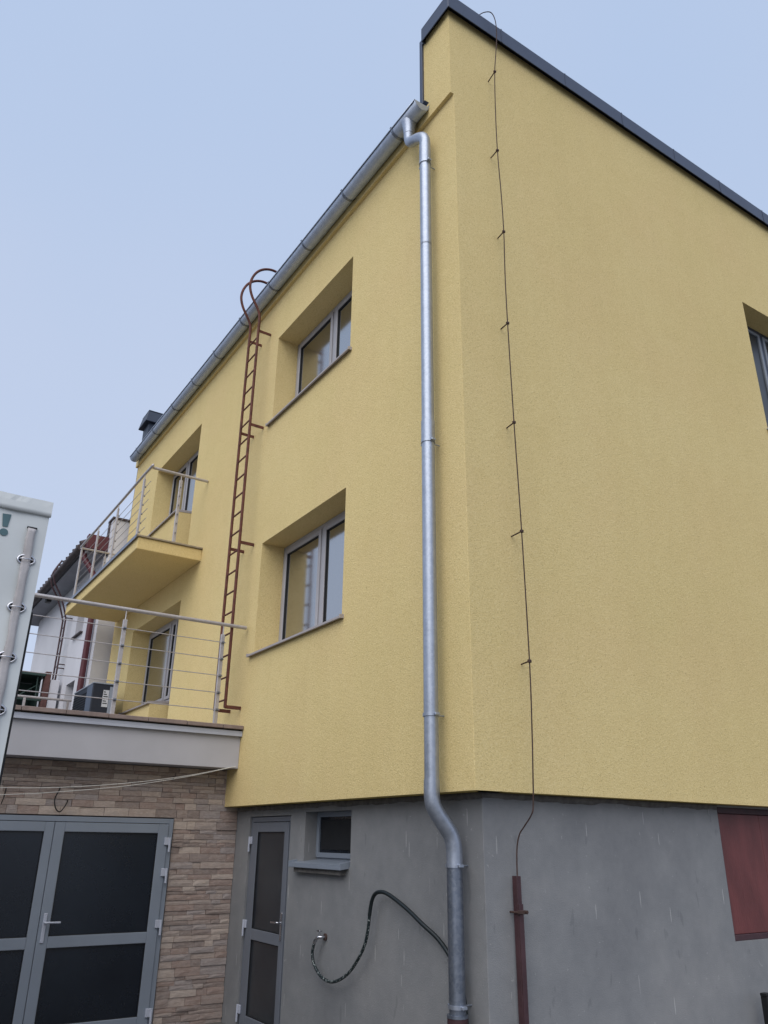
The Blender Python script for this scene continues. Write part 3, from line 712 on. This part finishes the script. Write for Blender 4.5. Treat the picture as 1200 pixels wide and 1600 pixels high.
for yy in (y0+.15, y1-.2): box('foot', x0+.02, x1-.02, yy, yy+.06, 2.906, 2.979, 'rubber', AC, .003)

# ------------------------------------------------------------------ lightning conductor
W = thing('lightning_conductor', 'thin rusty lightning wire on stand-off pins down the gable wall', 'wire', (.46, 0, 0))
wp = [(.335, .10, 10.158), (.352, -.06, 10.175), (.43, -.12, 10.215), (.49, -.13, 10.20), (.525, -.13, 10.08), (.528, -.125, 9.87), (.50, -.12, 9.55), (.474, -.12, 9.30), (.452, -.12, 8.75), (.446, -.12, 8.16), (.462, -.12, 7.6), (.466, -.12, 7.13), (.450, -.12, 6.6), (.446, -.12, 6.07), (.452, -.12, 5.05), (.465, -.12, 4.06), (.466, -.12, 3.01), (.45, -.12, 2.5), (.437, -.12, 2.25), (.43, -.11, 2.0), (.425, -.09, 1.93), (.43, .0, 1.85), (.435, .055, 1.80), (.423, .075, 1.70), (.418, .08, 1.50)]
tube('wire', spline(wp, 5), .0052, 'dark_rust', W, 8)
for k, (xw, zw, xb, zb) in enumerate(((.474, 9.308, .486, 9.29), (.445, 8.164, .463, 8.18), (.465, 7.132, .499, 7.16), (.446, 6.069, .475, 6.09), (.452, 5.052, .479, 5.06), (.465, 4.059, .462, 4.05), (.465, 3.01, .496, 3.01))):
    bm = bmesh.new(); add_tube(bm, [(xb, .01, zb), (xw, -.125, zw)], .006, 8); add_box(bm, xw-.014, xw+.014, -.132, -.110, zw-.012, zw+.012, .003); bmesh.ops.recalc_face_normals(bm, faces=bm.faces)
    from_bm('stand_off_pin', bm, 'dark_rust', W)
bm = bmesh.new(); add_box(bm, .402, .440, .068, .074, 0.0, 1.535, .001); add_box(bm, .402, .408, .0745, .115, 0.0, 1.535, .001); add_box(bm, .406, .446, .062, .0675, 0.0, 1.36, .002)
from_bm('angle_iron_guard', bm, 'maroon', W)
bm = bmesh.new(); add_box(bm, .385, .465, .053, .0615, 1.298, 1.322, .002)
for x in (.388, .462): add_tube(bm, [(x, YP+.01, 1.31), (x, .04, 1.31)], .007, 8); add_tube(bm, [(x, .053, 1.31), (x, .044, 1.31)], .013, 6)
from_bm('guard_clamp', bm, 'dark_rust', W)

# ------------------------------------------------------------------ tap, hose, lines
TP = thing('water_tap', 'small chrome water tap sticking out of the grey plinth', 'tap', (.17, 2.32, .97))
tube('spout', spline([(XP+.01, 2.31, .97), (.135, 2.315, .97), (.11, 2.33, .968), (.102, 2.35, .955), (.10, 2.365, .935)], 5), .0125, 'chrome', TP, 10)
tube('wall_flange', [(XP+.001, 2.31, .97), (XP-.012, 2.31, .97)], .028, 'dark_rust', TP, 14)
bm = bmesh.new(); add_tube(bm, [(.115, 2.325, .975), (.115, 2.325, 1.015)], .007, 8); add_box(bm, .10, .13, 2.30, 2.36, 1.012, 1.022, .003); from_bm('lever', bm, 'chrome', TP)
hp = [(2.372, .945), (2.405, .88), (2.415, .835), (2.395, .78), (2.359, .744), (2.263, .689), (2.150, .665), (2.043, .668), (1.919, .703), (1.780, .770), (1.647, .879), (1.555, .987), (1.511, 1.099), (1.487, 1.219), (1.461, 1.303), (1.415, 1.356), (1.340, 1.376), (1.248, 1.370), (1.104, 1.329), (.933, 1.266), (.770, 1.194), (.616, 1.110), (.471, 1.006), (.38, .90), (.33, .74), (.315, .5), (.33, .2), (.40, .02)]
pts = []
for i, (y, z) in enumerate(hp):
    x = .10
    if i > 20: x = .128
    pts.append((x, y, z))
H = thing('garden_hose', 'black green garden hose arching from the tap to behind the downpipe', 'hose', (.12, 1.5, .7))
sp = spline(pts, 5)
tube('taped_hose_end', sp[:65], .0125, 'flecked_hose', H, 10); tube('hose', sp[64:], .0155, 'hose_green', H, 10)
tube('hose_clip', [(.10, 2.376, .94), (.10, 2.386, .915)], .0145, 'chrome', H, 10)
def cord(name, label, pts, r, mat, n=6):
    o = tube(name, spline(pts, n), r, mat, None, 6); tag(o, label, 'line'); return o
cord('clothes_line', 'upper pale cord strung from the fascia corner past the stone wall', [(-.02, 4.13, 2.50), (-.6, 4.08, 2.365), (-1.22, 4.05, 2.262), (-1.836, 4.05, 2.195), (-2.41, 4.05, 2.168), (-3.4, 4.05, 2.16), (-5.0, 4.05, 2.26)], .0028, 'white_cord')
cord('clothes_line', 'lower pale cord sagging below its twin under the fascia', [(-.03, 4.12, 2.495), (-.6, 4.07, 2.355), (-1.22, 4.045, 2.236), (-1.836, 4.04, 2.155), (-2.40, 4.04, 2.105), (-3.4, 4.04, 2.06), (-5.0, 4.04, 2.10)], .0028, 'white_cord')
tag(tube('cable_loop', spline([(-1.805, 4.43, 2.215), (-1.805, 4.385, 2.19), (-1.835, 4.385, 2.11), (-1.826, 4.385, 2.04), (-1.80, 4.38, 1.992), (-1.765, 4.38, 1.982), (-1.73, 4.385, 2.03), (-1.71, 4.39, 2.08), (-1.70, 4.44, 2.09)], 6), .006, 'black_plastic', None, 8), 'black cable loop hanging from the stone wall above the double door', 'cable')
tag(tube('cable_end', spline([(-2.30, 4.44, 2.19), (-2.305, 4.39, 2.17), (-2.31, 4.385, 2.10), (-2.325, 4.39, 2.03)], 6), .005, 'black_plastic', None, 8), 'short black cable end on the stone wall beside the tarpaulin', 'cable')
PB = thing('black_post', 'black post at the lower right edge in front of the plinth', 'post', (3.0, 0, 0))
box('upright', 2.932, 3.0, -.02, .04, 0, .63, 'black_plastic', PB, .004); box('cap', 2.931, 3.001, -.021, .041, .631, .652, 'black_plastic', PB, .003)

# ------------------------------------------------------------------ neighbour house
N = thing('white_house', 'neighbouring white rendered house with dark eaves beyond the balcony', 'house', (-.28, 14, 0))
NX, NY, NYE, NZ = -.28, 10.70, 17.3, 6.93
bm = bmesh.new()
nw1 = (11.95, 12.62, 5.58, 6.5); nw2 = (11.9, 12.62, 2.9, 4.60)
quads(bm, 'x', NX, [NY, NYE], [0, NZ], [nw1, nw2]); reveal(bm, 'x', NX, NX+.2, nw1); reveal(bm, 'x', NX, NX+.2, nw2)
quad(bm, (NX, NY, 0), (9, NY, 0), (9, NY, 7.62), (NX, NY, 7.62)); quad(bm, (NX, NY+.3, NZ-.1), (NX, NY, NZ-.1), (NX, NY, 7.62), (NX, NY+.3, 7.62)); quad(bm, (NX, NYE, 0), (NX, NYE, NZ), (9, NYE, NZ), (9, NYE, 0))
quad(bm, (NX, NY+.3, NZ), (NX, NY+.3, 7.62), (9, NY+.3, 7.62), (9, NY+.3, NZ)); bmesh.ops.remove_doubles(bm, verts=bm.verts, dist=1e-5)
from_bm('wall', bm, 'white_render', N)
box('parapet_cap', NX-.03, 9, NY-.03, NY+.33, 7.622, 7.665, 'roof_brown', N, .003); box('corner_flashing', NX-.025, NX-.002, NY+.20, NY+.31, 7.0, 7.62, 'roof_brown', N)
bm = bmesh.new(); EX = -.66
V = [(NX, NY+.31, NZ), (EX, NY+.31, NZ+.0), (EX, NYE+.55, NZ+.0), (NX, NYE+.55, NZ)]
add_box(bm, EX, 1.0, NY+.31, NYE+.55, NZ+.002, NZ+.03); from_bm('soffit', bm, 'soffit_grey', N)
bm = bmesh.new(); add_box(bm, 0, 1, 0, 1, 0, 1)
for v in bm.verts:
    lo = v.co.x < .5; v.co = Vector((EX-.06 if lo else 6.0, NY+.32 if v.co.y < .5 else NYE+.6, (NZ+.03 if lo else NZ+3.6)+(.0 if v.co.z < .5 else .16)))
RF = from_bm('roof', bm, 'roof_brown', N)
bm = bmesh.new()
for k in range(26): y = NY+.36+k*.29; add_tube(bm, [(EX-.10, y, NZ+.16), (EX+.1, y, NZ+.27)], .07, 8)
from_bm('roof_tiles', bm, 'roof_brown', RF)['kind'] = 'stuff'
tube('gutter', [(EX-.10, NY+.32, NZ+.09), (EX-.10, NYE+.6, NZ+.07)], .065, 'roof_brown', RF, 10)
box('eaves_end_board', EX-.02, NX-.005, NY+.12, NY+.30, NZ+.04, NZ+.33, 'oxblood', N, .004)
ND = tube('downpipe', spline([(EX+.02, NY+.42, NZ+.05), (EX+.02, NY+.42, NZ-.08), (-.48, NY+.33, NZ-.35), (-.365, NY+.27, NZ-.62), (-.36, NY+.26, NZ-.9), (-.36, NY+.26, 3.5), (-.36, NY+.26, 0)], 6), .058, 'oxblood', N, 12)
for h in (nw1, nw2):
    a, b, c, d = h
    bm = bmesh.new(); X = NX+.14
    add_box(bm, X, X+.05, a, a+.05, c, d); add_box(bm, X, X+.05, b-.05, b, c, d); add_box(bm, X, X+.05, a+.05, b-.05, d-.05, d); add_box(bm, X, X+.05, a+.05, b-.05, c, c+.05)
    w = from_bm('window', bm, 'soffit_grey', N); box('pane', X+.02, X+.03, a+.05, b-.05, c+.05, d-.05, 'smoked_glass', w)
    if h is nw1: box('sill', NX-.06, X, a-.06, b+.06, c-.03, c-.002, 'roof_brown', w, .003)
bm = bmesh.new(); add_box(bm, NX-.34, NX-.22, 14.75, 14.92, NZ-.11, NZ-.002, .01); from_bm('security_camera', bm, 'black_plastic', N)
NL = thing('roof_ladder', 'narrow dark red ladder bent round the eaves of the white house', 'ladder', (-.45, 13.2, 4.5))
for y in (13.12, 13.40):
    tube('side_rail', spline([(-.42, y, 2.95), (-.42, y, 4.5), (-.42, y, 5.9), (-.44, y, 6.15), (-.60, y, 6.55), (-.78, y, 6.85), (-.80, y, 7.1), (-.70, y, 7.35)], 5), .018, 'maroon', NL, 8)
for k in range(12):
    z = 3.1+k*.28; tube('rung', [(-.42, 13.12, z), (-.42, 13.40, z)], .010, 'maroon', NL, 6)
for z in (5.1, 5.02, 6.1): tube('wall_bracket', [(-.42, 13.12, z), (NX+.01, 13.12, z)], .012, 'maroon', NL, 6)
K = thing('yard_canopy', 'dark green canopy with lattice struts below the white house', 'canopy', (-1.8, 14, 0))
bm = bmesh.new(); add_box(bm, -5.0, -.62, 13.0, 15.6, 4.80, 4.86, .004); from_bm('roof_sheet', bm, 'canopy_green', K)
box('edge_beam', -5.0, -.62, 13.05, 13.12, 4.30, 4.38, 'canopy_green', K)
for x in (-.75, -1.4, -2.05, -2.7, -3.4):
    bm = bmesh.new(); add_tube(bm, [(x, 13.08, 4.38), (x-.02, 13.08, 4.80)], .016, 6); add_tube(bm, [(x-.3, 13.08, 4.40), (x, 13.08, 4.62), (x+.0, 13.3, 4.8)], .014, 6); from_bm('strut', bm, 'canopy_green', K)
    box('post', x-.03, x+.03, 15.5, 15.56, 0, 4.8, 'canopy_green', K)
box('back_panel', -5.0, -.66, 14.1, 14.15, 2.0, 4.79, 'canopy_green', K); box('side_panel', -.70, -.66, 13.3, 14.09, 2.0, 4.79, 'canopy_green', K)
box('stored_crate', -1.25, -1.0, 13.5, 13.8, 3.2, 4.25, 'soffit_grey', K, .01); box('shelf', -5.0, -.71, 13.2, 14.09, 3.12, 3.19, 'roof_brown', K)
box('brick_pier', -.64, -.53, 13.0, 13.25, 0, 4.9, 'brick_red', K, .004); box('white_pier', -.52, -.34, 13.02, 13.3, 0, 4.75, 'white_render', K, .006)

# ------------------------------------------------------------------ tarpaulin truck body
TR = thing('truck_body', 'pale tarpaulin truck body corner with eyelets and lashing strap at the left edge', 'truck', (-5.5, .7, 0))
TX, TY, TZT, TZB = -3.082, -.472, 3.30, 1.05
def tarp_y(x, z):
    return TY+.010*noise.noise(Vector((x*1.6, z*1.3, 2.0)))+.005*noise.noise(Vector((x*6, z*5, 7.0)))+.004*math.sin(z*9+x*3)*(1 if x < -3.2 else .35)
bm = bmesh.new(); nx, nz = 90, 60; gx = [TX-(TX+9.0)*0-k/nx*(9.0+TX)*1 for k in range(nx+1)]
gx = [TX-(k/nx)**1.6*5.9 for k in range(nx+1)]; gz = [TZB+(TZT-TZB)*k/nz for k in range(nz+1)]
gg = [[bm.verts.new((x, tarp_y(x, z), z)) for z in gz] for x in gx]
for i in range(nx):
    for j in range(nz): f = bm.faces.new((gg[i][j], gg[i][j+1], gg[i+1][j+1], gg[i+1][j])); f.smooth = True
# rear side, top, far side
nr = 12
for i in range(nr):
    y0 = TY+2.4*i/nr; y1 = TY+2.4*(i+1)/nr
    quad(bm, (TX+.004*(i % 2), y0, TZB), (TX+.004*((i+1) % 2), y1, TZB), (TX, y1, TZT), (TX, y0, TZT))
quad(bm, (TX, TY, TZT), (TX, TY+2.4, TZT), (-8.98, TY+2.4, TZT), (-8.98, TY, TZT)); quad(bm, (TX, TY+2.4, TZB), (-8.98, TY+2.4, TZB), (-8.98, TY+2.4, TZT), (TX, TY+2.4, TZT)); quad(bm, (-8.98, TY, TZB), (-8.98, TY, TZT), (-8.98, TY+2.4, TZT), (-8.98, TY+2.4, TZB))
bmesh.ops.recalc_face_normals(bm, faces=bm.faces)
TA = from_bm('tarpaulin', bm, 'tarp', TR)
# folded top flap with wrinkles
bm = bmesh.new(); n = 120; rows = []
for k in range(n+1):
    x = TX+.006-k/n*3.0; wv = .006*noise.noise(Vector((x*11, 0, 3)))
    rows.append([bm.verts.new((x, y+wv*s, z)) for y, z, s in ((TY+.3, TZT+.008, 0), (TY-.005, TZT+.006+wv, 1), (TY-.009-.003*1.6*noise.noise(Vector((x*22, 2, 1))), TZT-.025, 1), (TY-.010-.006*noise.noise(Vector((x*10, 5, 1))), TZT-.052, 1), (TY-.012, TZT-.074+.004*noise.noise(Vector((x*7, 9, 1))), 1), (TY+.004, TZT-.0745, 0))])
for r0, r1 in zip(rows, rows[1:]):
    for k in range(5): f = bm.faces.new((r0[k], r0[k+1], r1[k+1], r1[k])); f.smooth = k in (2, 3)
bmesh.ops.recalc_face_normals(bm, faces=bm.faces)
from_bm('top_flap', bm, 'tarp', TR)
box('edge_seal', TX-.02, TX+.012, TY+.012, TY+.06, TZB, 2.74, 'rubber', TR, .003)
EXX = -3.150
for k in range(9):
    z = 2.985-.2375*k
    if z < 1.15: break
    bm = bmesh.new(); ring = []
    for i in range(24):
        t = 2*math.pi*i/24; c, s = math.cos(t), math.sin(t)
        for jj in range(6):
            u = 2*math.pi*jj/6; rr = 1+.0
            ring.append(bm.verts.new((EXX+c*(.038+.0055*math.cos(u)), tarp_y(EXX, z)-.005-.0055*math.sin(u), z+s*(.024+.0055*math.cos(u)))))
    for i in range(24):
        for jj in range(6):
            f = bm.faces.new((ring[i*6+jj], ring[i*6+(jj+1) % 6], ring[((i+1) % 24)*6+(jj+1) % 6], ring[((i+1) % 24)*6+jj])); f.smooth = True
    bmesh.ops.recalc_face_normals(bm, faces=bm.faces)
    e = from_bm('eyelet', bm, 'chrome', TR)
    bm = bmesh.new(); c0 = [bm.verts.new((EXX+.038*math.cos(-2*math.pi*i/20), tarp_y(EXX, z)-.0045, z+.024*math.sin(-2*math.pi*i/20))) for i in range(20)]; bm.faces.new(c0); from_bm('eyelet_hole', bm, 'rubber', e)
    yy = tarp_y(EXX, z)
    tube('staple', [(EXX-.029, yy, z), (EXX-.028, yy-.017, z), (EXX-.021, yy-.023, z), (EXX+.021, yy-.023, z), (EXX+.028, yy-.017, z), (EXX+.029, yy, z)], .0032, 'chrome', e, 8)
# strap
bm = bmesh.new(); rows = []; n = 120
for k in range(n+1):
    z = 3.145-(3.145-1.1)*k/n; ph = ((2.985-z)/.2375); lift = .009+.005*abs(math.sin(math.pi*ph))
    xo = .011*noise.noise(Vector((0, z*6, 2)))-.004*(3.1-z); wv = .0195+.004*noise.noise(Vector((3, z*9, 2)))
    y = tarp_y(EXX, z)-lift
    rows.append([bm.verts.new((EXX+xo+d*wv, y-(.0 if abs(d) > .5 else .0006)+.003*math.sin(z*26+d*1.3), z)) for d in (-1, -.33, .33, 1)])
for r0, r1 in zip(rows, rows[1:]):
    for k in range(3): f = bm.faces.new((r0[k], r0[k+1], r1[k+1], r1[k])); f.smooth = True
o = from_bm('lashing_strap', bm, 'strap', TR); md = o.modifiers.new('t', 'SOLIDIFY'); md.thickness = .002
bm = bmesh.new(); add_box(bm, EXX-.025, EXX+.022, TY-.014, TY-.004, 3.146, 3.154, .001); from_bm('strap_slot', bm, 'rubber', TR)
# printed exclamation mark
def flat(name, pts, dy, mat):
    bm = bmesh.new(); ce = (sum(p[0] for p in pts)/len(pts), sum(p[1] for p in pts)/len(pts))
    vs = [bm.verts.new((x, tarp_y(x, z)-dy, z)) for x, z in pts]; cv = bm.verts.new((ce[0], tarp_y(*ce)-dy, ce[1]))
    for p, q in zip(vs, vs[1:]+vs[:1]): bm.faces.new((cv, p, q))
    bmesh.ops.recalc_face_normals(bm, faces=bm.faces)
    bm.faces.ensure_lookup_table(); bm.normal_update()
    if bm.faces[0].normal.y > 0: bmesh.ops.reverse_faces(bm, faces=bm.faces)
    return from_bm(name, bm, mat, TR)
mk = flat('printed_mark', [(-3.2937, 3.1968), (-3.2835, 3.1301), (-3.2603, 3.1325), (-3.2538, 3.200)], .0035, 'print_teal')
flat('printed_mark', [(-3.2725+.0195*math.cos(2*math.pi*i/24), 3.1025+.0185*math.sin(2*math.pi*i/24)) for i in range(24)], .0035, 'print_teal')
# chassis, out of frame below
box('floor_frame', -8.98, TX-.02, TY+.02, TY+2.38, .88, 1.049, 'rubber', TR, .01)
for wx in (-4.2, -7.9):
    for wy in (TY+.18, TY+2.22):
        bm = bmesh.new(); add_tube(bm, [(wx, wy-.13, .44), (wx, wy-.12, .44), (wx, wy+.12, .44), (wx, wy+.13, .44)], [.40, .44, .44, .40], 28); q = from_bm('wheel', bm, 'rubber', TR)
        bm = bmesh.new(); add_tube(bm, [(wx, wy-.135, .44), (wx, wy-.10, .44), (wx, wy+.135, .44)], [.24, .22, .24], 20); from_bm('rim', bm, 'zinc_dull', q)
